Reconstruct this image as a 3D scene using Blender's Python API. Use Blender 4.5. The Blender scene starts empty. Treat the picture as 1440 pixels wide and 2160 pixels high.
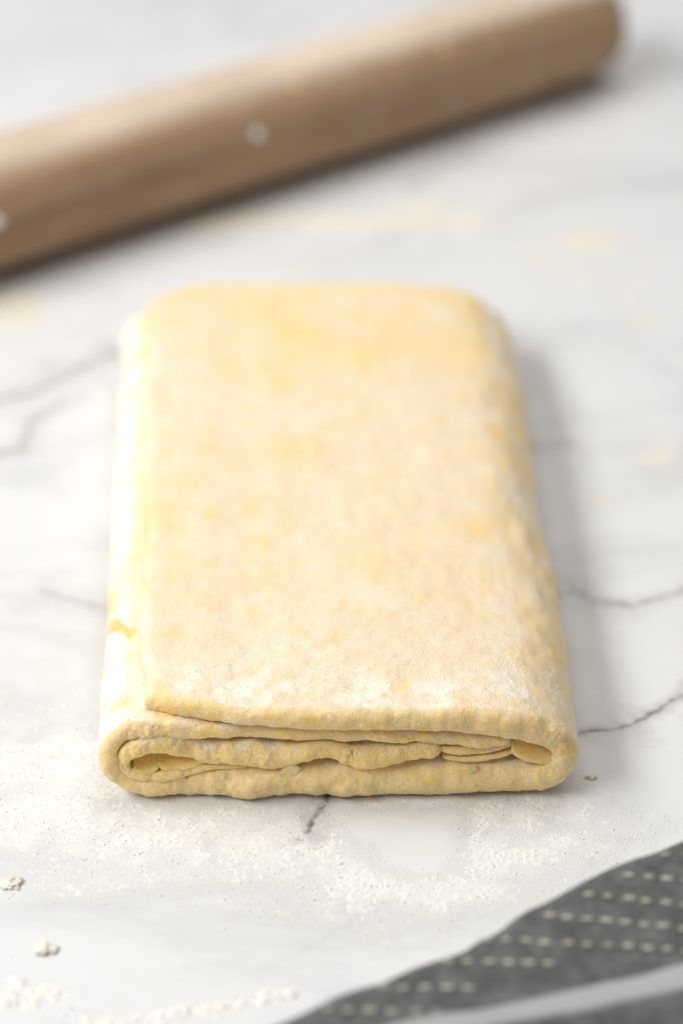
import bpy, math
import numpy as np
from mathutils import Vector, Matrix

# ------------------------------------------------------------------ camera, light, exposure
scene = bpy.context.scene
col = scene.collection
R = math.radians

CAM = Vector((0.0, -0.575, 0.464))
PITCH = R(32.0)
FPX = 5000.0                      # focal length in photo pixels (1440 x 2160)
cd = bpy.data.cameras.new('camera')
cam = bpy.data.objects.new('camera', cd)
col.objects.link(cam)
cam.location = CAM
cam.rotation_euler = (math.pi / 2 - PITCH, 0, 0)
cd.sensor_fit = 'VERTICAL'
cd.sensor_height = 36.0
cd.sensor_width = 24.0
cd.lens = 36.0 * FPX / 2160.0
cd.clip_start = 0.01
cd.clip_end = 20
cd.dof.use_dof = True
cd.dof.focus_distance = 0.722
cd.dof.aperture_fstop = 4.2
cd.dof.aperture_blades = 0
scene.camera = cam

world = bpy.data.worlds.new('World')
scene.world = world
world.use_nodes = True
bg = world.node_tree.nodes['Background']
bg.inputs[0].default_value = (1.0, 0.965, 0.915, 1)
bg.inputs[1].default_value = 0.25


def area(name, loc, target, size, sizey, power, color):
    l = bpy.data.lights.new(name, 'AREA')
    l.shape = 'RECTANGLE'
    l.size = size
    l.size_y = sizey
    l.energy = power
    l.color = color
    o = bpy.data.objects.new(name, l)
    col.objects.link(o)
    o.location = loc
    d = Vector(target) - Vector(loc)
    o.rotation_euler = d.to_track_quat('-Z', 'Y').to_euler()
    return o


area('window_light', (-1.10, -0.16, 1.16), (0.0, 0.08, 0.0), 1.5, 0.46, 25.0, (1.0, 0.985, 0.96))
area('overhead_fill', (0.15, 0.85, 1.55), (0.15, 0.85, 0.0), 1.4, 1.4, 12.0, (1.0, 0.985, 0.965))  # added overhead fill light

scene.view_settings.view_transform = 'Standard'
scene.view_settings.look = 'None'
scene.view_settings.exposure = 0.08
scene.view_settings.gamma = 1.0
scene.view_settings.use_curve_mapping = False
scene.render.engine = 'CYCLES'
scene.cycles.use_denoising = True
scene.cycles.max_bounces = 5
scene.cycles.diffuse_bounces = 4
scene.cycles.caustics_reflective = False
scene.cycles.caustics_refractive = False

# ------------------------------------------------------------------ helpers
rng = np.random.default_rng(7)
_lat = np.random.default_rng(3).random((64, 64, 64)).astype(np.float32)


def vnoise(P, f, seed=0):
    """smooth value noise in -1..1, f = cells per metre"""
    f = np.asarray(f, dtype=np.float64)
    q = P * f + np.array([13.7, 5.3, 9.1]) * (seed + 1)
    i = np.floor(q).astype(np.int64)
    u = q - i
    u = u * u * u * (u * (u * 6 - 15) + 10)
    i0 = i & 63
    i1 = (i + 1) & 63
    out = np.zeros(len(P))
    for dx in (0, 1):
        wx = u[:, 0] if dx else 1 - u[:, 0]
        ix = (i1 if dx else i0)[:, 0]
        for dy in (0, 1):
            wy = u[:, 1] if dy else 1 - u[:, 1]
            iy = (i1 if dy else i0)[:, 1]
            for dz in (0, 1):
                wz = u[:, 2] if dz else 1 - u[:, 2]
                iz = (i1 if dz else i0)[:, 2]
                out += wx * wy * wz * _lat[ix, iy, iz]
    return out * 2 - 1


def fbm(P, f, octaves=3, seed=0, gain=0.5):
    a, s, out = 1.0, 0.0, 0
    for k in range(octaves):
        out = out + a * vnoise(P, np.asarray(f) * 2 ** k, seed + 11 * k)
        s += a
        a *= gain
    return out / s


def smooth(e0, e1, x):
    t = np.clip((x - e0) / (e1 - e0), 0, 1)
    return t * t * (3 - 2 * t)


def at(px, py, z=0.0):
    """point of the horizontal plane at height z seen at this spot of the photograph"""
    u, v = px - 720.0, 1080.0 - py
    c, s = math.cos(PITCH), math.sin(PITCH)
    d = Vector((u, FPX * c + v * s, -FPX * s + v * c))
    k = (z - CAM.z) / d.z
    return CAM + d * k


def mesh_obj(name, V, F, mat, parent=None, base=(0, 0, 0), attrs=None, smooth_shade=True, flat_from=None):
    me = bpy.data.meshes.new(name)
    V = np.asarray(V, dtype=np.float64) - np.asarray(base)
    F = np.asarray(F, dtype=np.int32)
    n = F.shape[1]
    me.vertices.add(len(V))
    me.vertices.foreach_set('co', V.astype(np.float32).ravel())
    me.loops.add(F.size)
    me.loops.foreach_set('vertex_index', F.ravel())
    me.polygons.add(len(F))
    me.polygons.foreach_set('loop_start', np.arange(0, F.size, n, dtype=np.int32))
    me.polygons.foreach_set('loop_total', np.full(len(F), n, dtype=np.int32))
    if smooth_shade:
        me.polygons.foreach_set('use_smooth', np.arange(len(F)) < (len(F) if flat_from is None else flat_from))
    me.update(calc_edges=True)
    me.validate()
    for k, a in (attrs or {}).items():
        at_ = me.attributes.new(k, 'FLOAT', 'POINT')
        at_.data.foreach_set('value', np.asarray(a, dtype=np.float32))
    me.materials.append(mat)
    o = bpy.data.objects.new(name, me)
    col.objects.link(o)
    if parent is not None:
        o.parent = parent
    else:
        o.location = base
    return o


def thing(name, label, cat, loc=(0, 0, 0), group=None):
    o = bpy.data.objects.new(name, None)
    o.empty_display_size = 0.02
    col.objects.link(o)
    o.location = loc
    o['label'] = label
    o['category'] = cat
    if group:
        o['group'] = group
    return o


def tag(o, label, cat, group=None):
    o['label'] = label
    o['category'] = cat
    if group:
        o['group'] = group
    return o


# ------------------------------------------------------------------ material helpers
class NT:
    def __init__(self, name):
        self.m = bpy.data.materials.new(name)
        self.m.use_nodes = True
        self.t = self.m.node_tree
        self.n = self.t.nodes
        self.b = self.n['Principled BSDF']
        self.tc = self.n.new('ShaderNodeTexCoord').outputs['Object']

    def put(self, sock, v):
        if hasattr(v, 'is_output'):
            self.t.links.new(v, sock)
        elif isinstance(v, (tuple, list)) and len(v) == 3 and sock.type == 'RGBA':
            sock.default_value = (*v, 1)
        else:
            sock.default_value = v

    def math(self, op, a, b=0.0, clamp=False):
        n = self.n.new('ShaderNodeMath')
        n.operation = op
        n.use_clamp = clamp
        self.put(n.inputs[0], a)
        self.put(n.inputs[1], b)
        return n.outputs[0]

    def vmath(self, op, a, b=None, scale=None):
        n = self.n.new('ShaderNodeVectorMath')
        n.operation = op
        self.put(n.inputs[0], a)
        if b is not None:
            self.put(n.inputs[1], b)
        if scale is not None:
            self.put(n.inputs['Scale'], scale)
        return n.outputs['Value'] if op in ('DOT_PRODUCT', 'LENGTH') else n.outputs['Vector']

    def noise(self, scale, detail=3, rough=0.55, vec=None, color=False, dist=0.0):
        n = self.n.new('ShaderNodeTexNoise')
        self.put(n.inputs['Vector'], self.tc if vec is None else vec)
        n.inputs['Scale'].default_value = scale
        n.inputs['Detail'].default_value = detail
        n.inputs['Roughness'].default_value = rough
        n.inputs['Distortion'].default_value = dist
        return n.outputs['Color' if color else 'Fac']

    def ramp(self, v, a, b, lo=0.0, hi=1.0):
        n = self.n.new('ShaderNodeMapRange')
        n.interpolation_type = 'SMOOTHSTEP'
        self.put(n.inputs[0], v)
        n.inputs[1].default_value = a
        n.inputs[2].default_value = b
        n.inputs[3].default_value = lo
        n.inputs[4].default_value = hi
        return n.outputs[0]

    def mix(self, f, a, b):
        n = self.n.new('ShaderNodeMix')
        n.data_type = 'RGBA'
        self.put(n.inputs[0], f)
        self.put(n.inputs[6], a)
        self.put(n.inputs[7], b)
        return n.outputs[2]

    def attr(self, name):
        n = self.n.new('ShaderNodeAttribute')
        n.attribute_name = name
        return n.outputs['Fac']

    def mapping(self, scale=(1, 1, 1), rot=(0, 0, 0)):
        n = self.n.new('ShaderNodeMapping')
        self.put(n.inputs['Vector'], self.tc)
        n.inputs['Scale'].default_value = scale
        n.inputs['Rotation'].default_value = rot
        return n.outputs[0]

    def bump(self, h, strength, dist, normal=None):
        n = self.n.new('ShaderNodeBump')
        n.inputs['Strength'].default_value = strength
        n.inputs['Distance'].default_value = dist
        self.put(n.inputs['Height'], h)
        if normal is not None:
            self.put(n.inputs['Normal'], normal)
        return n.outputs[0]

    def out(self, color, rough=0.7, normal=None, spec=0.3, sss=0.0, radius=(0.0016, 0.0012, 0.0007)):
        b = self.b
        self.put(b.inputs['Base Color'], color)
        self.put(b.inputs['Roughness'], rough)
        b.inputs['Specular IOR Level'].default_value = spec
        if sss:
            b.inputs['Subsurface Weight'].default_value = sss
            b.inputs['Subsurface Radius'].default_value = radius
            b.inputs['Subsurface Scale'].default_value = 1.0
        if normal is not None:
            self.put(b.inputs['Normal'], normal)
        return self.m


# heaps: photo spot, radii in mm across and along, density
heaps = [
    (120, 1620, 45, 26, 0.62), (60, 1720, 34, 22, 0.66), (330, 1760, 45, 22, 0.66), (600, 1780, 40, 20, 0.66), (560, 1720, 45, 8, 0.5), (200, 1850, 30, 12, 0.50), (420, 1840, 34, 13, 0.40),
    (700, 1830, 26, 15, 0.60), (800, 1870, 26, 12, 0.66), (930, 1880, 30, 11, 0.70), (1050, 1800, 24, 14, 0.72), (1080, 1720, 18, 14, 0.66), (1190, 1700, 14, 12, 0.66), (1180, 1780, 22, 10, 0.60), (1010, 1740, 8, 12, 0.66), (730, 1920, 30, 9, 0.46), (820, 1960, 24, 8, 0.36),
    (1300, 1740, 20, 9, 0.34), (100, 1480, 30, 40, 0.30), (650, 1760, 18, 10, 0.55), (880, 1690, 22, 4, 0.62), (1200, 1850, 20, 7, 0.36),
]
clear = [(668, 1722, 5, 13, 0.85), (880, 1790, 14, 13, 1.0), (800, 1750, 13, 9, 0.85), (350, 2010, 60, 12, 0.8), (930, 1740, 10, 7, 0.8)]


# ------------------------------------------------------------------ marble counter
def mat_marble():
    t = NT('marble')
    w1 = t.vmath('SCALE', t.vmath('SUBTRACT', t.noise(22, 4, 0.6, color=True), (0.5, 0.5, 0.5)), scale=0.009)
    w2 = t.vmath('SCALE', t.vmath('SUBTRACT', t.noise(150, 4, 0.7, color=True), (0.5, 0.5, 0.5)), scale=0.0036)
    p = t.vmath('ADD', t.tc, t.vmath('ADD', w1, w2))
    p = t.vmath('MULTIPLY', p, (1, 1, 0))
    lines = [  # photo points along each vein, half width in mm, strength
        ([(-60, 845), (60, 832), (130, 800), (185, 770), (240, 745)], 2.6, 0.60),
        ([(-40, 965), (40, 950), (75, 890), (130, 850)], 2.0, 0.52),
        ([(90, 1240), (130, 1258), (180, 1275), (300, 1300)], 3.0, 0.34),
        ([(1100, 945), (1150, 940), (1195, 935)], 3.4, 0.40),
        ([(1150, 1255), (1215, 1245), (1240, 1262), (1330, 1278), (1440, 1248), (1520, 1230)], 1.5, 0.66),
        ([(1200, 1235), (1235, 1258)], 3.2, 0.40),
        ([(1180, 1556), (1240, 1543), (1335, 1530), (1395, 1490), (1480, 1452)], 1.0, 1.0),
        ([(1300, 1538), (1345, 1528)], 1.9, 0.5),
        ([(700, 1660), (682, 1700), (655, 1755), (630, 1778)], 1.7, 1.0),
        ([(655, 1690), (640, 1735), (622, 1775)], 2.4, 0.34),
        ([(1075, 1665), (1040, 1735), (1000, 1765)], 2.4, 0.42),
        ([(1240, 1820), (1270, 1780), (1330, 1775)], 0.8, 0.22),
        ([(560, 2040), (640, 2000), (730, 1950)], 1.0, 0.10),
        ([(860, 395), (930, 350), (990, 330)], 4.0, 0.30),
        ([(1200, 235), (1330, 130), (1400, 70)], 5.0, 0.24),
        ([(1100, 420), (1260, 400), (1420, 380)], 6.0, 0.14),
        ([(-20, 90), (120, 60), (260, 10)], 7.0, 0.12),
        ([(1180, 730), (1300, 715), (1440, 800)], 4.0, 0.13),
    ]
    wvar = t.ramp(t.noise(48, 3, 0.6), 0.3, 0.7, 0.55, 1.9)
    total = None
    for pts, hw, st in lines:
        W = [at(a, b) for a, b in pts]
        d = None
        for a, b in zip(W[:-1], W[1:]):
            ab = b - a
            pa = t.vmath('SUBTRACT', p, (a.x, a.y, 0))
            h = t.math('DIVIDE', t.vmath('DOT_PRODUCT', pa, (ab.x, ab.y, 0)), ab.length_squared, clamp=True)
            q = t.vmath('SUBTRACT', pa, t.vmath('SCALE', (ab.x, ab.y, 0), scale=h))
            dd = t.vmath('LENGTH', q)
            d = dd if d is None else t.math('MINIMUM', d, dd)
        dn = t.math('MULTIPLY', d, wvar)
        v = t.math('MAXIMUM', t.ramp(dn, 0.0, hw * 0.0022, st, 0.0), t.ramp(dn, 0.0, hw * 0.0070, st * 0.40, 0.0))
        total = v if total is None else t.math('MAXIMUM', total, v)
    breakup = t.ramp(t.noise(260, 3, 0.7), 0.30, 0.60, 0.35, 1.0)
    total = t.math('MULTIPLY', total, breakup)
    cloud = t.ramp(t.noise(9, 5, 0.6, vec=t.mapping((1, 1.6, 1), (0, 0, 0.6)), dist=1.2), 0.44, 0.70, 0.0, 1.0)
    base = t.mix(cloud, (0.745, 0.75, 0.757), (0.66, 0.665, 0.672))
    fleck = t.ramp(t.noise(75, 5, 0.65), 0.60, 0.72, 0.0, 0.12)
    base = t.mix(fleck, base, (0.50, 0.48, 0.47))
    base = t.mix(total, base, (0.19, 0.16, 0.15))
    rough = t.ramp(t.noise(60, 3), 0.3, 0.7, 0.34, 0.5)
    # film of flour lying on the stone
    D = None
    flat = t.vmath('MULTIPLY', t.tc, (1, 1, 0))
    for px, py, rx, ry, a in heaps:
        c = at(px, py)
        q = t.vmath('LENGTH', t.vmath('MULTIPLY', t.vmath('SUBTRACT', flat, (c.x, c.y, 0)), (1000 / rx, 1000 / ry, 0)))
        v = t.ramp(q, 0.1, 1.9, a, 0.0)
        D = v if D is None else t.math('MAXIMUM', D, v)
    for px, py, rx, ry, a in clear:
        c = at(px, py)
        q = t.vmath('LENGTH', t.vmath('MULTIPLY', t.vmath('SUBTRACT', flat, (c.x, c.y, 0)), (1000 / rx, 1000 / ry, 0)))
        D = t.math('MULTIPLY', D, t.ramp(q, 0.5, 1.25, 1 - a, 1.0))
    fine = t.noise(1300, 3, 0.75)
    blot = t.noise(120, 4, 0.65)
    k = t.math('ADD', t.math('MULTIPLY', D, 1.0), t.math('ADD', t.math('MULTIPLY', t.math('SUBTRACT', fine, 0.5), 1.5), t.math('MULTIPLY', t.math('SUBTRACT', blot, 0.5), 1.1)))
    film_or_lit_top = t.math('MULTIPLY', t.ramp(k, 0.10, 0.75, 0.0, 0.88), t.ramp(D, 0.03, 0.2))
    base = t.mix(film_or_lit_top, base, (0.80, 0.79, 0.765))
    rough = t.math('ADD', rough, t.math('MULTIPLY', film_or_lit_top, 0.5), clamp=True)
    hgt = t.math('ADD', t.math('MULTIPLY', film_or_lit_top, 1.0), t.math('MULTIPLY', t.noise(400, 2), 0.05))
    return t.out(base, rough, t.bump(hgt, 0.55, 0.00035), spec=0.35)


def box_mesh(x0, x1, y0, y1, z0, z1, bev):
    prof = [(bev * (1 - math.cos(a)), bev * (1 - math.sin(a))) for a in np.linspace(math.pi / 2, 0, 6)]
    V, F = [], []
    rings = [(bev, z1)] if False else []
    for dx, dz in prof[::-1]:
        pass
    levels = [(bev - bev * math.sin(a), z1 - bev + bev * math.cos(a)) for a in np.linspace(0, math.pi / 2, 6)] + [(0, z0)]
    for ins, z in levels:
        V += [(x0 + ins, y0 + ins, z), (x1 - ins, y0 + ins, z), (x1 - ins, y1 - ins, z), (x0 + ins, y1 - ins, z)]
    n = len(levels)
    F.append((0, 1, 2, 3))
    for k in range(n - 1):
        for j in range(4):
            a, b = 4 * k + j, 4 * k + (j + 1) % 4
            F.append((a, a + 4, b + 4, b))
    e = 4 * (n - 1)
    F.append((e + 3, e + 2, e + 1, e))
    return V, F


V, F = box_mesh(-0.75, 0.75, -0.42, 1.05, -0.03, 0.0, 0.003)
counter = mesh_obj('countertop', V, F, mat_marble(), smooth_shade=False)
counter['kind'] = 'structure'
counter['label'] = 'white marble countertop with thin grey veins'


# ------------------------------------------------------------------ dough materials
def mat_dough(name, a, b, flourc=(0.91, 0.85, 0.73), sss=0.5):
    t = NT(name)
    mott = t.noise(70, 4, 0.6)
    grain = t.noise(1500, 2, 0.7)
    grain2 = t.noise(520, 3, 0.65)
    c = t.mix(t.ramp(mott, 0.35, 0.65), a, b)
    bt = t.math('MULTIPLY', t.attr('butter'), t.ramp(grain2, 0.30, 0.52, 0.6, 1.0), clamp=True)
    c = t.mix(bt, c, (0.92, 0.655, 0.22))
    speck = t.noise(1150, 3, 0.75)
    c = t.mix(t.math('MULTIPLY', t.ramp(speck, 0.48, 0.34), t.math('MULTIPLY', t.attr('cut'), 0.5)), c, (a[0] * 0.80, a[1] * 0.74, a[2] * 0.55))
    c = t.mix(t.math('MULTIPLY', t.ramp(speck, 0.54, 0.64), t.math('MULTIPLY', t.attr('cut'), 1.0)), c, (0.95, 0.83, 0.57))
    fl = t.attr('flour')
    g = t.math('ADD', t.math('MULTIPLY', t.math('SUBTRACT', grain, 0.5), 1.5),
               t.math('MULTIPLY', t.math('SUBTRACT', grain2, 0.5), 1.3))
    g = t.math('MULTIPLY', g, t.math('ADD', 0.40, t.math('MULTIPLY', t.attr('cut'), 0.7)))
    f = t.ramp(t.math('ADD', fl, g), 0.22, 0.80)
    f = t.math('MULTIPLY', f, t.ramp(fl, 0.0, 0.10))
    c = t.mix(f, c, flourc)
    h = t.math('ADD', t.math('MULTIPLY', grain2, 0.6), t.math('ADD', t.math('MULTIPLY', grain, 0.5), t.math('MULTIPLY', f, 0.5)))
    rough = t.math('ADD', t.math('MULTIPLY', f, 0.35), 0.52, clamp=True)
    return t.out(c, rough, t.bump(h, 0.65, 0.0005), spec=0.25, sss=sss)


M_DOUGH = mat_dough('dough', (0.86, 0.675, 0.425), (0.875, 0.71, 0.48))
M_LAYER = mat_dough('dough_inner', (0.90, 0.645, 0.275), (0.915, 0.70, 0.36))
M_BUTTER = mat_dough('butter', (0.92, 0.65, 0.20), (0.93, 0.70, 0.28), sss=0.6)


def mat_flour(name='flour', thin=False, c0=(0.80, 0.79, 0.75), c1=(0.80, 0.795, 0.775)):
    t = NT(name)
    c = t.mix(t.ramp(t.noise(60, 3), 0.35, 0.65), c0, c1)
    if thin:
        t.put(t.b.inputs['Alpha'], t.attr('alpha'))
    return t.out(c, 0.95, None, spec=0.1)


M_FLOUR = mat_flour()

# ------------------------------------------------------------------ folded dough
DL = 0.289


def resample(ctrl, ds):
    C = np.array(ctrl, dtype=float)
    P = np.vstack([2 * C[0] - C[1], C, 2 * C[-1] - C[-2]])
    out = []
    for i in range(1, len(P) - 2):
        p0, p1, p2, p3 = P[i - 1:i + 3]
        n = max(4, int(np.hypot(*(p2 - p1)[:2]) / 0.25))
        t = np.linspace(0, 1, n, endpoint=False)[:, None]
        out.append(0.5 * (2 * p1 + (p2 - p0) * t + (2 * p0 - 5 * p1 + 4 * p2 - p3) * t ** 2 + (3 * p1 - p0 - 3 * p2 + p3) * t ** 3))
    out.append(P[-2][None])
    Q = np.vstack(out)
    L = np.concatenate([[0], np.cumsum(np.hypot(*np.diff(Q[:, :2], axis=0).T))])
    S = np.linspace(0, L[-1], int(L[-1] / ds) + 1)
    return np.stack([np.interp(S, L, Q[:, k]) for k in range(Q.shape[1])], 1), S


def warp(P):
    """plan shape of the whole block: a little wider and shifted left towards the back"""
    x, y, z = P[:, 0], P[:, 1], P[:, 2]
    t = y / DL
    Y3 = np.stack([np.zeros_like(y), y, np.zeros_like(y)], 1)
    wob = 0.0013 * vnoise(Y3, 22, 5) * smooth(0.01, 0.05, y)
    X = (x * 1.018 + 0.0014 + 0.0016) * (1 + 0.065 * t) - 0.0016 - 0.0100 * t + wob
    y = y * 1.018 - 0.001
    Z = z * (1 + 0.05 * vnoise(Y3, 14, 9) * smooth(0.0, 0.06, y))
    return np.stack([X, y, Z], 1)


def make_sheet(ctrl, ds=0.5, ystep=0.0005, arc=26, lump=1.0, seed=0, tilt=0.0, rough_edge=0.9, rfac=0.9, wig=0.0, yb_default=284.0):
    """ctrl rows: x, z, thickness, front y, back y (mm). returns grid of verts with meta"""
    ctrl = [tuple(c) + ((yb_default,) if len(c) == 4 else ()) for c in ctrl]
    Q, S = resample(ctrl, ds)
    Q = Q / 1000.0
    S = S / 1000.0
    w1 = np.stack([S, S * 0, S * 0], 1)
    Q[:, 1] += wig * (0.0008 * vnoise(w1, 75, seed + 7) + 0.0004 * vnoise(w1, 190, seed + 8))
    Q[:, 2] *= 1 + wig * (0.16 * vnoise(w1, 60, seed + 9) + 0.10 * vnoise(w1, 170, seed + 10))
    ns = len(Q)
    tx = np.gradient(Q[:, 0]); tz = np.gradient(Q[:, 1])
    ln = np.hypot(tx, tz)
    tx, tz = tx / ln, tz / ln
    th = Q[:, 2].copy()
    # rounded free ends
    for end in (S, S[-1] - S):
        r = th[0] / 2 if end is S else th[-1] / 2
        k = np.clip(end / max(r, 1e-6), 0, 1)
        th *= np.sqrt(np.clip(1 - (1 - k) ** 2, 0.0004, 1))
    # u loop: n in -1..1 and a fraction along y
    ys = [0.0]
    step = ystep
    while ys[-1] < 0.5:
        ys.append(ys[-1] + step)
        if ys[-1] > 0.026:
            step = min(step * 1.035, 0.0034)
    ys = np.array(ys)
    yb_max = Q[:, 4].max() - Q[:, 3].min()
    ys = ys[ys < yb_max]
    ys = ys / ys[-1]
    lo = ys[::3] if len(ys) > 60 else ys
    ang = np.linspace(-math.pi / 2, math.pi / 2, arc)
    # lists of (n, frac_y, front_arc, back_arc)
    U = []
    for f in lo[::-1][1:-1]:
        U.append((-1, f, 0, 0))
    for a in ang:
        U.append((math.sin(a), 0.0, 1 - math.cos(a), 0))
    for f in ys[1:-1]:
        U.append((1, f, 0, 0))
    for a in np.linspace(math.pi / 2, -math.pi / 2, 9):
        U.append((math.sin(a), 1.0, 0, 1 - math.cos(a)))
    U = np.array(U)
    nu = len(U)
    nn = U[:, 0][None, :]
    r = (np.maximum(th, 0.0008) / 2 * rfac)[:, None]
    front = Q[:, 3][:, None]
    back = Q[:, 4][:, None]
    fj = np.stack([S * 1.0, np.zeros(ns), np.zeros(ns)], 1)
    jag = 0.0008 * rough_edge * vnoise(fj, 90, seed) + 0.00016 * rough_edge * vnoise(fj, 330, seed + 1)
    tvar = 1 + 0.10 * lump * vnoise(fj, 70, seed + 2)
    isfront = (U[:, 1] == 0.0) & (U[:, 3] == 0)
    isback = U[:, 1] == 1.0
    Ylo = front + r
    Yhi = back - r
    Y = Ylo + (Yhi - Ylo) * U[:, 1][None, :]
    Y = np.where(isfront[None, :], front + r * U[:, 2][None, :], Y)
    Y = np.where(isback[None, :], back - r * U[:, 3][None, :], Y)
    Y = Y + jag[:, None] * np.clip(1 - (Y - front) / 0.012, 0, 1)
    H = (th * tvar / 2)[:, None] * nn
    X = Q[:, 0][:, None] - tz[:, None] * H
    Z = Q[:, 1][:, None] + tx[:, None] * H + tilt * (Y - front)
    P = np.stack([X, Y, Z], -1)
    # grid normals
    du = np.roll(P, -1, 1) - np.roll(P, 1, 1)
    dsv = np.gradient(P, axis=0)
    N = np.cross(du, dsv)
    N /= np.linalg.norm(N, axis=2, keepdims=True) + 1e-12
    # outward: same side as n at the flat parts
    ref = np.stack([-tz, np.zeros(ns), tx], 1)[:, None, :] * nn[..., None]
    ref[..., 1] -= U[:, 2][None, :] * 0 + isfront[None, :] * np.sqrt(np.clip(1 - nn ** 2, 0, 1))
    if (N * ref).sum() < 0:
        N = -N
    flat = P.reshape(-1, 3)
    Nf = N.reshape(-1, 3)
    frontness = np.clip(-Nf[:, 1], 0, 1)
    near = np.clip(1 - flat[:, 1] / 0.03, 0, 1)
    an = np.array([1.0, 1.0, 0.75])
    lumpv = lump * np.where((flat[:, 2] > 0.024) & (np.repeat(S, nu) < 0.12), 0.25, 1.0)
    lumpv = lumpv * (0.25 + 1.25 * smooth(-0.3, 0.5, vnoise(flat, 65, seed + 22)))
    d = 0.00055 * vnoise(flat, 38, seed + 20) + 0.00060 * frontness * lumpv * vnoise(flat, 95, seed + 25)
    d += 0.00030 * fbm(flat, 130 * an, 2, seed + 30)
    d += (0.00018 + 0.00036 * frontness * lumpv + 0.00010 * near) * vnoise(flat, 260 * an, seed + 40)
    d += (0.00007 + 0.00014 * frontness * lumpv + 0.00005 * near) * vnoise(flat, 620, seed + 50)
    d += (0.00003 + 0.00012 * frontness * lumpv + 0.00003 * near) * vnoise(flat, 1300, seed + 60)
    d *= np.clip(np.repeat(th, nu) / 0.004, 0.12, 1)
    meta = dict(P=flat, N=Nf, d=d, frontness=frontness, n=np.tile(U[:, 0], ns), s=np.repeat(S, nu), ns=ns, nu=nu,
                yf=np.repeat(Q[:, 3], nu))
    i = np.arange(ns - 1)[:, None] * nu
    j = np.arange(nu)[None, :]
    j2 = (j + 1) % nu
    Fq = np.stack([i + j, i + nu + j, i + nu + j2, i + j2], -1).reshape(-1, 4)
    if True:
        a, b, c = flat[Fq[:, 0]], flat[Fq[:, 1]], flat[Fq[:, 2]]
        fn = np.cross(b - a, c - a)
        if (fn * Nf[Fq[:, 0]]).sum() < 0:
            Fq = Fq[:, ::-1]
    meta['F'] = Fq
    return meta


dough = thing('folded_dough', 'folded block of pale yellow butter dough lying on the floured marble counter', 'dough', (0, 0, 0))
grain_src = []      # (points, normals, weight) for the flour dusting


def finish(m, name, mat, flour, butter, extra=0):
    P = m['P'] + m['N'] * (m['d'] + extra)[:, None]
    P[:, 2] = np.maximum(P[:, 2], 0.0007 + 0.0004 * vnoise(P, 400, 77))
    P = warp(P)
    cut = np.clip(m['frontness'] * 1.3, 0, 1) * (0.55 + 0.45 * smooth(-0.4, 0.4, fbm(P, 140, 2, 97)))
    o = mesh_obj(name, P, m['F'], mat, dough, attrs=dict(flour=flour, butter=butter, cut=cut))
    grain_src.append((P, m['N'], flour, m['P'][:, 1]))
    return o


# the big sheet: top flap (free edge at left), round the right side, bottom, round the left side, second layer
A = [
    (-60.5, 30.0, 6.6, 8.5, 268), (-56.0, 30.6, 7.0, 7.0, 276), (-50, 30.8, 7.2, 5.2, 282), (-40, 30.9, 7.4, 2.6, 286), (-27, 31.0, 7.2, -0.2, 288), (-10, 31.0, 7.2, -1.2, 288),
    (10, 30.6, 7.6, -1.4, 288), (28, 30.0, 8.2, -1.2, 288), (42, 28.6, 9.8, -0.6, 288), (53, 26.6, 10.4, 0.0, 286), (60.5, 23.0, 10.2, 0.6, 283),
    (65.4, 18.4, 9.8, 1.0, 281), (65.6, 13.6, 9.8, 1.0, 280), (62.0, 9.0, 10.2, 0.6, 280), (55.0, 6.6, 10.8, 0.2, 281), (43, 6.2, 11.6, 0, 282),
    (20, 6.2, 12.0, -0.4, 282), (0, 6.2, 12.0, -0.8, 282), (-22, 5.9, 11.6, -0.8, 282), (-42, 5.2, 10.0, -0.4, 280), (-55, 4.4, 8.2, 0, 277), (-63.0, 4.9, 7.4, 0.3, 274),
    (-68.8, 8.2, 6.6, 0.5, 272), (-71.0, 12.8, 6.0, 0.6, 271), (-70.8, 18.0, 6.0, 0.6, 271), (-67.8, 22.8, 6.2, 0.6, 272), (-62.0, 25.3, 6.4, 0.4, 273),
    (-52, 25.4, 6.0, 0.4, 276), (-38, 24.6, 5.4, 1.2, 278), (-20, 24.0, 5.4, 2.2, 279), (0, 23.6, 5.4, 2.4, 280), (18, 22.7, 5.2, 2.2, 280), (33, 21.4, 4.6, 2.4, 280), (44, 20.6, 4.0, 2.0, 280), (49, 21.2, 3.0, 3.0, 280),
]
m = make_sheet(A, ds=0.5, seed=1)
P, N = m['P'], m['N']
x, y, z = P.T
s = m['s']
flap = s < 0.118
wy = np.stack([y * 0, y, y * 0], 1)
wgt = np.clip(1 - s / 0.03, 0, 1) * smooth(0.0, 0.02, y)
P[:, 0] -= np.clip(1 - s / 0.06, 0, 1) * 0.0045 * smooth(0.0, 0.22, y)
P[:, 0] += wgt * (0.0022 * vnoise(wy, 26, 61) + 0.0011 * vnoise(wy, 70, 62))
P[:, 2] += wgt * 0.0007 * vnoise(wy, 45, 63)
x, y, z = P.T
mott = fbm(P, 90, 3, 71)
patch = fbm(P, 170, 3, 72)
up = np.clip(N[:, 2], 0, 1)
band = smooth(0.0005, 0.004, y) * (1 - smooth(0.010, 0.030, y))
flour = 0.42 + 0.14 * mott + 0.30 * band * smooth(-0.35, 0.55, patch) * smooth(0.25, 0.7, up)
flour = np.where(m['frontness'] > 0.5, 0.06 + 0.26 * smooth(0.0, 0.6, patch), flour)
second = (s > 0.30) & (~flap)
flour = np.where(second & (z > 0.02) & (y < 0.03), 0.16 + 0.45 * smooth(-0.3, 0.4, patch) * smooth(0.1, 0.7, up), flour)
flour = np.where((x < -0.058) & (z > 0.008) & (y > 0.004), np.maximum(flour, 0.44 + 0.2 * patch), flour)  # left ledge and side wall: blown-out light put into colour as flour
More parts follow.
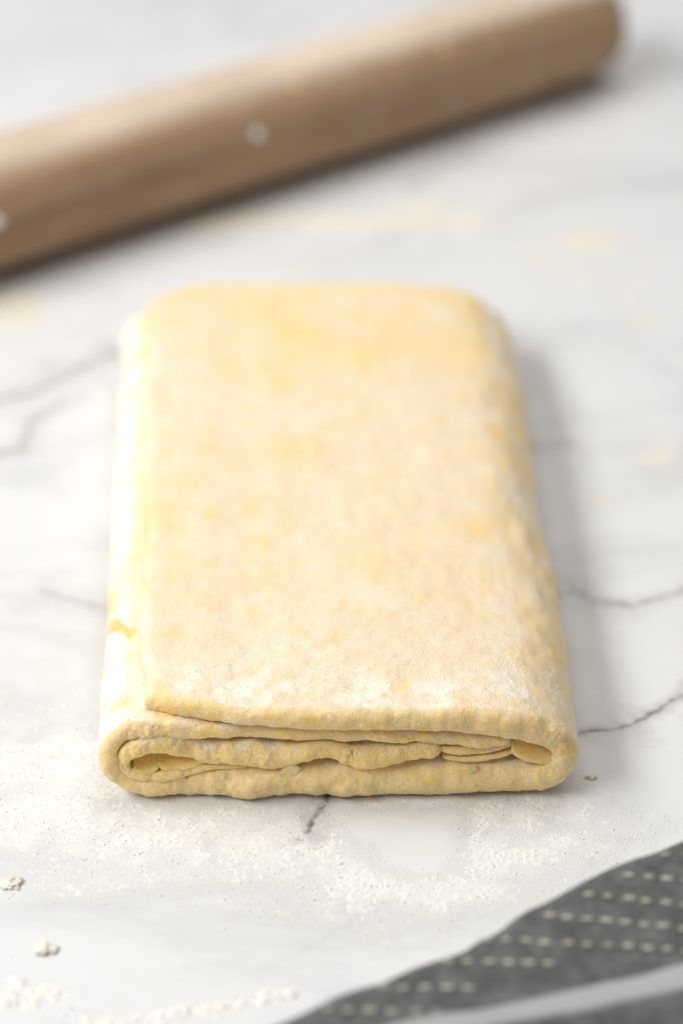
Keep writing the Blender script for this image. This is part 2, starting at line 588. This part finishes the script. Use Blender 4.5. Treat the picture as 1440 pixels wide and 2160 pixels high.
flour = np.where((x < -0.0665) & (z > 0.008) & (y > 0.004), np.maximum(flour, 0.74 + 0.2 * patch), flour)
low = (z < 0.004) & (y < 0.02)
flour = np.where(low, np.maximum(flour, 0.45), flour)
right = (x > 0.055) & (z > 0.006) & (y < 0.12)
flour = np.where(right, np.maximum(flour * 0.6, 0.10 + 0.30 * smooth(-0.1, 0.5, patch)), flour)
butter = 0.36 * smooth(0.0, 0.7, fbm(P, 42, 3, 81)) * smooth(0.02, 0.08, y) + 0.42 * smooth(0.25, 0.65, fbm(P, 150, 2, 82))
butter += 0.45 * smooth(0.17, 0.26, y) * smooth(-0.35, 0.3, fbm(P, 30, 2, 83)) * flap + 0.3 * smooth(0.045, 0.06, x) * smooth(-0.2, 0.4, fbm(P, 60, 2, 85)) * smooth(0.02, 0.06, y)
butter += m['frontness'] * (0.55 + 0.4 * smooth(0.10, 0.6, fbm(P, 160, 2, 84)))
flour = flour * (1 - 0.75 * np.clip(butter, 0, 1) * (up < 0.95))
flour = flour * (1 - 0.4 * np.clip(butter, 0, 1))
# lumps of butter under the skin push it up
ext = 0.0007 * np.clip(butter, 0, 1) * (0.4 + 0.6 * smooth(0.05, 0.068, x))
# right shoulder is knobbly
ext = ext + 0.0009 * smooth(0.045, 0.06, x) * np.clip(vnoise(P, 140, 91), 0, 1) * smooth(0.02, 0.06, y)
# torn crack in the second layer beside the free edge
ca, cb = at(226, 1288, 0.025), at(281, 1336, 0.027)
Pw = warp(P)
ab = np.array([cb.x - ca.x, cb.y - ca.y])
pa = Pw[:, :2] - np.array([ca.x, ca.y])
h = np.clip(pa @ ab / (ab @ ab), 0, 1)
dist = np.linalg.norm(pa - h[:, None] * ab, axis=1) + 0.0007 * vnoise(P, 300, 92)
crack = (1 - smooth(0.0004, 0.0024, dist)) * (x < -0.055) * (z > 0.012) * (~flap)
ext = ext - 0.0036 * crack
butter = np.clip(butter + 1.4 * crack, 0, 1)
flour = flour * (1 - crack)
m['F'] = m['F']
finish(m, 'outer_sheet', M_DOUGH, np.clip(flour, 0, 1), butter, ext)

# inner fold: a hairpin whose bend shows at the left, upper arm running right
B = [
    (-30, 11.8, 1.2, 3.0), (-40, 10.8, 2.0, 2.0), (-50, 9.4, 2.2, 1.2), (-58, 8.7, 2.4, 0.6), (-63.5, 9.4, 2.8, 0.3), (-66.7, 12.6, 3.0, 0.2),
    (-66.0, 17.0, 3.6, 0.2), (-61.0, 19.8, 4.8, 0.2), (-53, 19.6, 6.2, 0.0), (-43, 17.2, 7.8, 0.2), (-32, 15.8, 8.6, -0.2), (-22, 15.8, 8.4, -0.4),
    (-13, 17.6, 6.2, -0.2), (-5, 17.2, 6.0, 0.0), (2.5, 15.4, 7.6, -0.4), (10, 15.8, 7.6, 0.2), (17, 16.4, 6.6, 0.3), (23, 17.2, 6.2, 0.3), (26.4, 17.2, 5.6, 1.0), (28.4, 17.0, 4.6, 3.0),
]
B = [tuple(r) + (230.0,) for r in B]
m = make_sheet(B, ds=0.42, seed=5, lump=1.5, ystep=0.00045, wig=1.0, rough_edge=1.3)
P, N = m['P'], m['N']
arm = (m['s'] > 0.040)
patch = fbm(P, 200, 3, 172)
outer_up = np.clip(N[:, 2], 0, 1)
flour = np.where(arm, 0.08 + 0.30 * smooth(0.25, 0.8, outer_up) + 0.22 * smooth(0.0, 0.5, patch), 0.10)
inside = (m['n'] < 0)
flour = np.where(inside & (m['frontness'] < 0.6), 0.06, flour)
butter = np.where(inside, 0.75, 0.45 + 0.55 * smooth(0.0, 0.4, fbm(P, 95, 2, 173)))
finish(m, 'inner_fold', M_LAYER, np.clip(flour, 0, 1), np.clip(butter, 0, 1))


def small_sheet(name, rows, seed, mat, fl, bu, tilt=0.0, lump=0.5, yb=40.0, ds=0.4):
    rows = [tuple(r) + (yb,) for r in rows]
    m = make_sheet(rows, ds=ds, seed=seed, lump=lump, tilt=tilt, ystep=0.0005, arc=14)
    P = m['P']
    f = fl + 0.25 * smooth(0.0, 0.5, fbm(P, 220, 2, seed))
    b = np.full(len(P), bu)
    return finish(m, name, mat, np.clip(f, 0, 1), b)


small_sheet('thin_layer', [(27.5, 17.2, 1.8, 4.0), (32, 16.6, 2.6, 3.0), (39, 16.7, 2.7, 2.8), (46, 17.7, 2.4, 3.2), (50.5, 19.0, 1.6, 4.2)], 31, M_LAYER, 0.22, 0.35)
small_sheet('thin_layer', [(29.0, 14.4, 1.4, 3.2), (34, 13.5, 2.0, 2.4), (40, 13.8, 1.9, 2.6), (47, 15.0, 1.6, 3.4), (52, 16.6, 1.2, 4.6)], 32, M_LAYER, 0.15, 0.55)
# butter linings in the hollows
small_sheet('butter_flake', [(49.5, 17.4, 1.3, 2.0), (52.0, 16.0, 1.7, 1.4), (56.0, 14.0, 1.7, 1.0), (60.5, 12.9, 1.4, 1.0), (63.5, 13.4, 0.9, 1.6)], 33, M_BUTTER, 0.02, 0.75, tilt=0.55, yb=14.0)
small_sheet('butter_flake', [(-64.0, 11.4, 1.3, 1.0), (-61.5, 10.4, 1.7, 0.8), (-58.5, 10.6, 1.8, 1.0), (-56.4, 12.0, 1.4, 1.8)], 34, M_BUTTER, 0.02, 0.8, tilt=0.50, yb=14.0)
small_sheet('butter_flake', [(-57.0, 12.4, 1.4, 2.0), (-54.4, 11.0, 1.9, 1.2), (-51.0, 11.0, 1.9, 1.3), (-46.0, 12.2, 1.5, 2.0), (-41.5, 13.2, 1.0, 2.8)], 35, M_BUTTER, 0.02, 0.8, tilt=0.42, yb=13.0)


def blob_mesh(rx, ry, rz, seed, amp=0.22, freq=400, nu=20, nv=12):
    V, F = [], []
    for i in range(nv + 1):
        a = math.pi * i / nv
        for j in range(nu):
            b = 2 * math.pi * j / nu
            V.append((math.sin(a) * math.cos(b), math.sin(a) * math.sin(b), math.cos(a)))
    V = np.array(V)
    k = 1 + amp * vnoise(V * 0.004, freq, seed) + 0.6 * amp * vnoise(V * 0.004, freq * 2.3, seed + 3) + 0.35 * amp * vnoise(V * 0.004, freq * 5, seed + 4)
    V = V * k[:, None] * np.array([rx, ry, rz])
    for i in range(nv):
        for j in range(nu):
            F.append((i * nu + j, (i + 1) * nu + j, (i + 1) * nu + (j + 1) % nu, i * nu + (j + 1) % nu))
    return V, np.array(F)


def flake(x, z, yoff, rx, rz, seed, fl, bu, mat=M_BUTTER, ry=1.3):
    V, Fq = blob_mesh(rx / 1000, ry / 1000, rz / 1000, seed, 0.26, 400, 30, 20)
    V = V + np.array([x, yoff, z]) / 1000
    o = mesh_obj('butter_flake', V, Fq, mat, dough, attrs=dict(flour=np.full(len(V), fl), butter=np.full(len(V), bu), cut=np.full(len(V), 0.7)))
    grain_src.append((V, V * 0 + np.array([0, -0.7, 0.7]), np.full(len(V), fl), V[:, 1]))
    return o


# lumps showing in the cut front: (x, z, y, half width, half height)
for k, (fx, fz, fy, rx, rz, fl, bu) in enumerate([
    (-50.0, 7.6, -0.2, 3.2, 1.9, 0.25, 0.7), (-57.0, 3.2, 0.3, 2.6, 1.7, 0.45, 0.5), (-15.5, 10.4, -0.8, 4.2, 2.6, 0.40, 0.55), (-14.0, 7.4, -1.0, 3.0, 1.8, 0.42, 0.3),
    (1.6, 16.4, -1.3, 2.0, 2.6, 0.30, 0.8), (8.5, 15.8, -0.7, 4.6, 3.2, 0.16, 0.15), (16.0, 15.4, -0.6, 3.2, 2.0, 0.3, 0.95), (38.0, 10.6, -0.2, 4.2, 1.5, 0.25, 0.85), (39.0, 3.8, 0.1, 3.0, 1.6, 0.2, 0.7),
    (-36.0, 8.0, -0.6, 2.6, 1.5, 0.3, 0.8), (24.0, 8.6, -0.2, 3.0, 1.6, 0.3, 0.7), (12.0, 3.6, -0.7, 2.6, 1.6, 0.4, 0.5), (-44.0, 3.6, -0.1, 2.4, 1.4, 0.35, 0.6), (52.0, 8.4, 0.2, 2.4, 1.6, 0.25, 0.7),
    (-55.0, 22.2, 1.0, 4.2, 1.7, 0.25, 0.4), (-8.0, 22.4, 2.2, 4.2, 2.2, 0.1, 0.85), (28.0, 20.2, 2.2, 5.0, 1.4, 0.25, 0.5), (-29.0, 4.6, -1.0, 4.6, 3.0, 0.4, 0.25), (5.0, 5.5, -1.2, 4.0, 3.0, 0.35, 0.4), (46.0, 6.5, -0.3, 3.2, 2.6, 0.35, 0.6),
]):
    flake(fx, fz, fy + 1.25, rx, rz, 200 + k, fl, bu, M_LAYER if bu < 0.5 else M_BUTTER)


# ------------------------------------------------------------------ scattered grains
OCT = np.array([(1, 0, 0), (-1, 0, 0), (0, 1, 0), (0, -1, 0), (0, 0, 1), (0, 0, -1)], dtype=float)
OCF = np.array([(0, 2, 4), (2, 1, 4), (1, 3, 4), (3, 0, 4), (2, 0, 5), (1, 2, 5), (3, 1, 5), (0, 3, 5)])


def grains(C, rad):
    n = len(C)
    q = rng.normal(size=(n, 4)); q /= np.linalg.norm(q, axis=1)[:, None]
    w, a, b, c = q.T
    Rm = np.stack([1 - 2 * (b * b + c * c), 2 * (a * b - c * w), 2 * (a * c + b * w),
                   2 * (a * b + c * w), 1 - 2 * (a * a + c * c), 2 * (b * c - a * w),
                   2 * (a * c - b * w), 2 * (b * c + a * w), 1 - 2 * (a * a + b * b)], 1).reshape(n, 3, 3)
    K = OCT[None] * rng.uniform(0.6, 1.3, (n, 6, 1)) * rad[:, None, None]
    Vv = np.einsum('nij,nkj->nki', Rm, K) + C[:, None, :]
    Ff = OCF[None] + (np.arange(n) * 6)[:, None, None]
    return Vv.reshape(-1, 3), Ff.reshape(-1, 3)


pts, nrm, wts = [], [], []
for P_, N_, f_, y_ in grain_src:
    w = (np.clip(f_ - 0.02, 0, 1) ** 1.2 * (1 - 0.6 * np.clip(N_[:, 2], 0, 1) * (P_[:, 2] > 0.03)) + 0.26 * np.clip(-N_[:, 1], 0, 1) + 0.25 * smooth(0.3, 0.8, N_[:, 2]) * (P_[:, 2] < 0.0285) * (P_[:, 2] > 0.012) * (y_ < 0.006)) * (y_ < 0.05) * np.clip(1.15 - y_ / 0.05, 0, 1) * np.clip(0.40 + N_[:, 2] * 0.8 - N_[:, 1] * 0.6, 0, 1)
    k = w > 0.01
    pts.append(P_[k]); nrm.append(N_[k]); wts.append(w[k])
pts, nrm, wts = np.vstack(pts), np.vstack(nrm), np.concatenate(wts)
pick = rng.choice(len(pts), 24000, p=wts / wts.sum())
rad = 0.00009 + 0.00018 * rng.random(len(pick)) ** 2.5
C = pts[pick] + rng.normal(size=(len(pick), 3)) * 0.0001 - nrm[pick] * rad[:, None] * 0.1
V, F = grains(C, rad)
o = mesh_obj('flour_dusting', V, F, mat_flour('flour_grains', False, (0.95, 0.88, 0.72), (0.95, 0.90, 0.79)), dough, smooth_shade=False)
o['kind'] = 'stuff'

# ------------------------------------------------------------------ flour on the counter
def density(X, Y):
    d = np.zeros_like(X)
    under = (X > -0.066) & (X < 0.060) & (Y > 0.006)
    for px, py, rx, ry, a in heaps:
        c = at(px, py)
        q = ((X - c.x) / (rx / 1000)) ** 2 + ((Y - c.y) / (ry / 1000)) ** 2
        d = np.maximum(d, a * np.exp(-0.9 * q ** 1.3))
    for px, py, rx, ry, a in clear:
        c = at(px, py)
        q = ((X - c.x) / (rx / 1000)) ** 2 + ((Y - c.y) / (ry / 1000)) ** 2
        d = d * (1 - a * np.exp(-q ** 2))
    return np.where(under, 0, d)


# smeared ridges of flour: photo polyline, half width mm, height mm
ridges = [
    ([(965, 1715), (970, 1790), (950, 1822), (905, 1828), (868, 1822), (845, 1850), (790, 1890), (740, 1915)], 1.8, 0.26),
    ([(1035, 1730), (1010, 1762), (978, 1772)], 1.6, 0.30),
    ([(-20, 2105), (60, 2110), (118, 2098)], 4.2, 1.0), ([(60, 2110), (110, 2140), (160, 2150), (210, 2170)], 3.6, 1.0),
    ([(230, 2165), (300, 2152), (380, 2140), (470, 2130), (520, 2112), (560, 2105), (620, 2098)], 3.2, 0.85), ([(20, 2070), (45, 2075)], 2.0, 0.8),
    ([(1120, 1830), (1170, 1800), (1195, 1780)], 1.2, 0.25), ([(700, 1880), (640, 1905)], 2.0, 0.3),
]


def ridge_h(X, Y):
    out = np.zeros_like(X)
    for pl, hw, hh in ridges:
        W = [at(a, b) for a, b in pl]
        dm = np.full_like(X, 9.0)
        for a, b in zip(W[:-1], W[1:]):
            ab = np.array([b.x - a.x, b.y - a.y])
            t = np.clip(((X - a.x) * ab[0] + (Y - a.y) * ab[1]) / (ab @ ab), 0, 1)
            dm = np.minimum(dm, np.hypot(X - a.x - t * ab[0], Y - a.y - t * ab[1]))
        out = np.maximum(out, hh / 1000 * np.exp(-(dm / (hw / 1000)) ** 2 * 1.2))
    return out


def flour_field(x0, x1, y0, y1, step, dens_fn, rid_fn, off=0.66, hi=0.0006):
    nx, ny = int((x1 - x0) / step), int((y1 - y0) / step)
    gx, gy = np.meshgrid(np.linspace(x0, x1, nx), np.linspace(y0, y1, ny))
    X, Y = gx.ravel(), gy.ravel()
    X = X + rng.uniform(-0.3, 0.3, X.shape) * step
    Y = Y + rng.uniform(-0.3, 0.3, Y.shape) * step
    P = np.stack([X, Y, np.zeros_like(X)], 1)
    big = fbm(P, 130, 3, 301, 0.6)
    fine = 0.45 * vnoise(P, 520, 302) + 0.75 * vnoise(P, 1150, 303)
    D = dens_fn(X, Y)
    cover = D * 0.95 + 0.40 * big + 0.42 * fine - off
    cover = np.where(D < 0.05, -1, cover)
    rr = rid_fn(X, Y)
    rr = rr * np.clip(0.45 + 1.1 * fbm(P, 260, 2, 304) + 0.9 * vnoise(P, 110, 305) + 0.5 * fine, 0, 2)
    hgt = np.clip(cover, -1, 1) * hi * (0.6 + 0.6 * np.clip(fine + 0.5, 0, 1.5))
    hgt = np.maximum(hgt, rr - 0.00022)
    a = np.ones_like(hgt)
    ok = (hgt > 0.0).reshape(ny, nx)
    Z = np.maximum(hgt, -0.00008) + 0.00001
    idx = np.arange(nx * ny).reshape(ny, nx)
    keep = ok[:-1, :-1] | ok[1:, :-1] | ok[:-1, 1:] | ok[1:, 1:]
    Q = np.stack([idx[:-1, :-1], idx[:-1, 1:], idx[1:, 1:], idx[1:, :-1]], -1)[keep]
    used, inv = np.unique(Q, return_inverse=True)
    V = np.stack([X, Y, Z], 1)[used]
    return V, inv.reshape(-1, 4), a[used]


V1, F1, A1 = flour_field(-0.115, 0.115, -0.115, 0.09, 0.00036, density, ridge_h, hi=0.0006)
ng = 16000
gx = rng.uniform(-0.115, 0.115, ng * 6); gy = rng.uniform(-0.112, 0.06, ng * 6)
gd = density(gx, gy) + 0.03 + ridge_h(gx, gy) * 400
k = rng.random(len(gx)) < gd * 0.42
gx, gy = gx[k][:ng], gy[k][:ng]
inside = (gx > -0.069) & (gx < 0.064) & (gy > 0.002)
gx, gy = gx[~inside], gy[~inside]
gr = 0.00007 + 0.00045 * rng.random(len(gx)) ** 9
V2, F2 = grains(np.stack([gx, gy, ridge_h(gx, gy) * 0.6 + gr * 0.05], 1), gr)
me_v = np.vstack([V1, V2])
T1 = np.vstack([F1[:, [0, 1, 2]], F1[:, [0, 2, 3]]])
o = mesh_obj('scattered_flour', me_v, np.vstack([T1, F2 + len(V1)]), M_FLOUR, flat_from=len(T1))
o['kind'] = 'stuff'
o['label'] = 'fine white flour dusted over the marble in front of the dough'
o['category'] = 'flour'

# far flour, yellowish streak between the dough and the rolling pin
far_heaps = [(470, 470, 26, 9, 0.7), (600, 462, 30, 9, 0.8), (740, 468, 30, 8, 0.8), (870, 468, 28, 9, 0.8), (960, 470, 22, 8, 0.7), (1240, 510, 16, 14, 0.7), (1190, 560, 22, 30, 0.30), (20, 650, 16, 20, 0.8), (1330, 600, 18, 40, 0.34), (1270, 1060, 5, 4, 0.6), (1390, 960, 10, 16, 0.30), (640, 572, 5, 3, 0.7), (900, 430, 20, 12, 0.5)]


def density_far(X, Y):
    d = np.zeros_like(X)
    for px, py, rx, ry, a in far_heaps:
        c = at(px, py)
        q = ((X - c.x) / (rx / 1000)) ** 2 + ((Y - c.y) / (ry / 1000)) ** 2
        d = np.maximum(d, a * np.exp(-0.9 * q ** 1.2))
    return d


M_FLOUR2 = mat_flour('flour_far', False, (0.77, 0.72, 0.59), (0.78, 0.74, 0.65))
V, F, A2_ = flour_field(-0.20, 0.20, 0.06, 0.60, 0.0012, density_far, lambda X, Y: np.zeros_like(X), off=0.42, hi=0.0012)
o = mesh_obj('flour_trail', V, F, M_FLOUR2)
o['kind'] = 'stuff'
o['label'] = 'creamy streak of flour between the dough and the rolling pin'
o['category'] = 'flour'


def clump(px, py, rx, ry, rz, seed, label):
    p = at(px, py)
    V, Fq = blob_mesh(rx / 1000, ry / 1000, rz / 1000, seed, 0.5, 460, 36, 22)
    V[:, 2] = np.maximum(V[:, 2], -rz / 1000 * 0.35) + rz / 1000 * 0.3
    base = (p.x, p.y, 0.0)
    o = mesh_obj('flour_clump', V + np.array(base), Fq, M_FLOUR_Y, None, base)
    tag(o, label, 'flour clump', 'flour clumps on the counter')
    return o


M_FLOUR_Y = mat_flour('flour_clump', False, (0.80, 0.77, 0.64), (0.82, 0.80, 0.72))
clump(26, 1866, 2.8, 2.6, 1.1, 401, 'cream flour clump at the left photo edge, where the dusted flour ends')
clump(96, 2006, 3.0, 2.4, 1.0, 402, 'lone cream flour clump lower left, just above the flour ridge')
o = clump(1246, 1641, 1.7, 0.9, 0.7, 403, 'tiny tan crumb beside the front right corner of the dough')
o.name = 'dough_crumb'
tag(o, o['label'], 'dough crumb')
del o['group']

# ------------------------------------------------------------------ rolling pin
def mat_wood():
    t = NT('beech_wood')
    g = t.noise(12, 5, 0.6, vec=t.mapping((0.25, 9, 9)), dist=0.6)
    g2 = t.noise(40, 4, 0.6, vec=t.mapping((0.12, 14, 14)))
    c = t.mix(t.ramp(g, 0.38, 0.62), (0.41, 0.265, 0.16), (0.30, 0.185, 0.108))
    streak = t.noise(9, 4, 0.65, vec=t.mapping((0.7, 7, 7)), dist=0.4)
    c = t.mix(t.ramp(streak, 0.50, 0.66, 0.0, 0.5), c, (0.46, 0.305, 0.185))
    c = t.mix(t.ramp(g2, 0.45, 0.7, 0, 0.4), c, (0.44, 0.29, 0.18))
    dust = t.ramp(t.noise(55, 5, 0.65), 0.45, 0.80, 0.0, 0.20)
    c = t.mix(dust, c, (0.60, 0.53, 0.45))
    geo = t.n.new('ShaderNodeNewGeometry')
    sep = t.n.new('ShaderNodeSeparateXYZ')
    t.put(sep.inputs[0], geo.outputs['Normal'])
    film_or_lit_top = t.math('MULTIPLY', t.ramp(sep.outputs[2], 0.62, 0.97), t.ramp(t.noise(30, 4, 0.6, vec=t.mapping((0.3, 1, 1))), 0.25, 0.65, 0.5, 0.95))  # bright lit top put into the colour, along with some flour
    c = t.mix(film_or_lit_top, c, (0.76, 0.64, 0.515))
    return t.out(c, 0.6, t.bump(g2, 0.15, 0.0006), spec=0.25)


PR = 0.0285
pr_end = at(1262, 38, PR)
pl = at(0, 424, PR)
axis = (pr_end - pl); axis.z = 0
plen = axis.length
axis.normalize()
left_end = pl - axis * 0.16
total = plen + 0.16
prof = [(0.0, 0.0), (0.0, PR * 0.5), (0.0006, PR * 0.82), (0.003, PR * 0.94), (0.008, PR * 0.985), (0.02, PR), (total * 0.5, PR), (total - 0.10, PR * 0.995), (total - 0.03, PR * 0.975), (total - 0.012, PR * 0.95), (total - 0.005, PR * 0.90), (total - 0.0015, PR * 0.78), (total, PR * 0.5), (total, 0.0)]
nseg = 96
V, F = [], []
for xx, rr in prof:
    for j in range(nseg):
        a = 2 * math.pi * j / nseg
        V.append((xx, rr * math.cos(a), rr * math.sin(a) + PR))
for i in range(len(prof) - 1):
    for j in range(nseg):
        F.append((i * nseg + j, (i + 1) * nseg + j, (i + 1) * nseg + (j + 1) % nseg, i * nseg + (j + 1) % nseg))
F = np.array(F)[:, ::-1]
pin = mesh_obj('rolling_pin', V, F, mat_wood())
pin.location = (left_end.x, left_end.y, 0.0)
pin.rotation_euler = (0, 0, math.atan2(axis.y, axis.x))
tag(pin, 'plain brown wooden rolling pin lying slantwise behind the dough', 'rolling pin')


def on_pin(px, py, rx, rz, seed, label, mat):
    """a crumb stuck to the side of the pin"""
    d = (at(px, py, 0.0) - CAM).normalized()
    c0 = Vector((left_end.x, left_end.y, PR))
    n = Vector((-axis.y, axis.x, 0))
    # intersect the view line with the cylinder
    o2 = Vector(((CAM - c0).dot(n), CAM.z - PR)); d2 = Vector((d.dot(n), d.z))
    A_, B_, C_ = d2.dot(d2), 2 * o2.dot(d2), o2.dot(o2) - PR * PR
    k = (-B_ - math.sqrt(B_ * B_ - 4 * A_ * C_)) / (2 * A_)
    hit = CAM + d * k
    along = (hit - c0).dot(axis)
    cen = c0 + axis * along
    nr = (hit - cen).normalized()
    V, Fq = blob_mesh(rx, rx * 0.9, rz, seed, 0.2, 300, 16, 10)
    Rm = nr.to_track_quat('Z', 'Y').to_matrix()
    V = np.array(V) @ np.array(Rm).T + np.array(hit)
    o = mesh_obj('dough_crumb', V, Fq, mat, None, tuple(hit), attrs=dict(flour=np.full(len(V), 0.0), butter=np.full(len(V), 0.9), cut=np.zeros(len(V))))
    tag(o, label, 'dough crumb', 'crumbs stuck to the rolling pin')
    return o


on_pin(545, 284, 0.0025, 0.0010, 501, 'whitish dough crumb stuck to the middle of the rolling pin', M_FLOUR)
on_pin(-4, 470, 0.0028, 0.0012, 502, 'whitish dough crumb on the rolling pin at the left photo edge', M_FLOUR)
on_pin(622, 180, 0.0022, 0.0006, 503, 'small tan dough crumb on the upper side of the rolling pin', M_BUTTER)
on_pin(937, 103, 0.0022, 0.0006, 504, 'small yellow dough crumb near the far end of the rolling pin', M_BUTTER)

# ------------------------------------------------------------------ tea towel
e0, e1 = at(1560, 1722, 0.022), at(480, 2222, 0.022)
ed = (e0 - e1); ed.z = 0
elen = ed.length
ed.normalize()
en = Vector((ed.y, -ed.x, 0))          # into the towel (towards the camera, right)
TZ = 0.033


def towel_z(X, Y):
    a = (X - e1.x) * ed.x + (Y - e1.y) * ed.y
    d = (X - e1.x) * en.x + (Y - e1.y) * en.y
    P = np.stack([a, d, np.zeros_like(a)], 1)
    P2 = np.stack([a * 0.6 + d * 0.8, d * 0.6 - a * 0.8, np.zeros_like(a)], 1)
    h = TZ + 0.0020 * vnoise(P, (14, 34, 1), 601) + 0.0016 * vnoise(P2, (22, 60, 1), 602) + 0.0006 * vnoise(P2, (60, 150, 1), 603)
    # a soft fold running across, before the white stripe
    c0, c1 = at(935, 2150, TZ), at(1440, 2040, TZ)
    f = Vector((c1.x - c0.x, c1.y - c0.y)).normalized()
    dd = (X - c0.x) * f.y - (Y - c0.y) * f.x
    h += 0.0035 * np.exp(-((dd - 0.010) / 0.009) ** 2) - 0.0012 * np.exp(-((dd + 0.006) / 0.005) ** 2)
    return np.maximum(h, 0.0014), dd


def mat_towel():
    t = NT('woven_cotton')
    st = t.attr('stripe')
    wv = t.n.new('ShaderNodeTexWave')
    t.put(wv.inputs['Vector'], t.tc)
    wv.inputs['Scale'].default_value = 420
    wv.bands_direction = 'X'
    wv2 = t.n.new('ShaderNodeTexWave')
    t.put(wv2.inputs['Vector'], t.tc)
    wv2.inputs['Scale'].default_value = 420
    wv2.bands_direction = 'Y'
    weave = t.math('MULTIPLY', wv.outputs['Fac'], wv2.outputs['Fac'])
    dark = t.mix(weave, (0.095, 0.097, 0.098), (0.155, 0.157, 0.158))
    dark = t.mix(t.ramp(t.noise(160, 4, 0.7), 0.35, 0.7, 0, 0.6), dark, (0.24, 0.24, 0.24))
    white = t.mix(weave, (0.42, 0.43, 0.43), (0.54, 0.55, 0.55))
    c = t.mix(st, dark, white)
    return t.out(c, 0.92, t.bump(t.math('ADD', weave, t.noise(500, 2)), 0.6, 0.0005), spec=0.1)


na, nd = 260, 150
ga, gd_ = np.meshgrid(np.linspace(0, elen, na), np.linspace(0, 1, nd) ** 1.4 * 0.16)
a_, d_ = ga.ravel(), gd_.ravel()
wav = 0.0030 * vnoise(np.stack([a_, a_ * 0, a_ * 0], 1), 45, 610) + 0.0007 * vnoise(np.stack([a_, a_ * 0, a_ * 0], 1), 130, 611)
X = e1.x + ed.x * a_ + en.x * (d_ + wav)
Y = e1.y + ed.y * a_ + en.y * (d_ + wav)
Z, dd = towel_z(X, Y)
edge = np.clip(d_ / 0.0110, 0, 1)
Ztop = 0.0004 + (Z - 0.0004) * np.sqrt(np.clip(1 - (1 - edge) ** 2, 0, 1))
wv = 0.0010 * vnoise(np.stack([X, Y, Y * 0], 1), 90, 612)
stripe = smooth(-0.0008, 0.0008, dd - 0.001 + wv) * (1 - smooth(-0.0008, 0.0008, dd - 0.0105 + wv))
Vt = np.stack([X, Y, Ztop], 1)
Vb = np.stack([X, Y, np.full_like(X, 0.0002)], 1)
i = np.arange(nd - 1)[:, None] * na
j = np.arange(na - 1)[None, :]
Ft = np.stack([i + j, i + j + 1, i + na + j + 1, i + na + j], -1).reshape(-1, 4)
nrm0 = np.cross(Vt[Ft[:, 1]] - Vt[Ft[:, 0]], Vt[Ft[:, 2]] - Vt[Ft[:, 0]])
if nrm0[:, 2].sum() < 0:
    Ft = Ft[:, ::-1]
Fb = Ft[:, ::-1] + len(Vt)
base = at(1250, 2000)
tow = thing('tea_towel', 'dark grey woven tea towel with white dashes and a white stripe, lower right corner', 'towel', (base.x, base.y, 0))
mesh_obj('cloth', np.vstack([Vt, Vb]), np.vstack([Ft, Fb]), mat_towel(), tow, (base.x, base.y, 0), attrs=dict(stripe=np.concatenate([stripe, stripe])))


def mat_thread():
    t = NT('white_thread')
    c = t.mix(t.noise(900, 2), (0.42, 0.42, 0.36), (0.56, 0.56, 0.48))
    return t.out(c, 0.9, t.bump(t.noise(1500, 2), 0.5, 0.0003), spec=0.1)


M_THREAD = mat_thread()
SV, SF = blob_mesh(0.0016, 0.0007, 0.0005, 700, 0.10, 300, 14, 8)
stitch_mesh = None
rows = [  # first and last stitch of each row in the photo
    (1358, 1803, 1450, 1805, 3), (1282, 1845, 1450, 1859, 5), (1155, 1883, 1450, 1912, 8), (1076, 1928, 1440, 1960, 10), (938, 1980, 1450, 2007, 13),
    (857, 2026, 1160, 2033, 8), (763, 2084, 985, 2085, 6), (690, 2132, 920, 2136, 6),
]
for px0, py0, px1, py1, n in rows:
    for k in range(n):
        f = k / (n - 1)
        px = px0 + (px1 - px0) * f + rng.uniform(-4, 4)
        py = py0 + (py1 - py0) * f ** 1.3 + rng.uniform(-1.5, 1.5)
        p = at(px, py, TZ)
        dq = (p.x - e1.x) * en.x + (p.y - e1.y) * en.y
        if dq < 0.0105:
            continue
        zz = float(towel_z(np.array([p.x]), np.array([p.y]))[0][0])
        p = at(px, py, zz)
        if stitch_mesh is None:
            o = mesh_obj('stitch', SV, SF, M_THREAD, tow)
            stitch_mesh = o.data
        else:
            o = bpy.data.objects.new('stitch', stitch_mesh)
            col.objects.link(o)
            o.parent = tow
        o.location = (p.x - base.x, p.y - base.y, zz + 0.0003)
        o.rotation_euler = (0, 0, math.atan2(at(px1, py1).y - at(px0, py0).y, at(px1, py1).x - at(px0, py0).x) + rng.uniform(-0.12, 0.12))
        sc = rng.uniform(0.8, 1.15)
        o.scale = (sc, sc * rng.uniform(0.85, 1.1), 1)
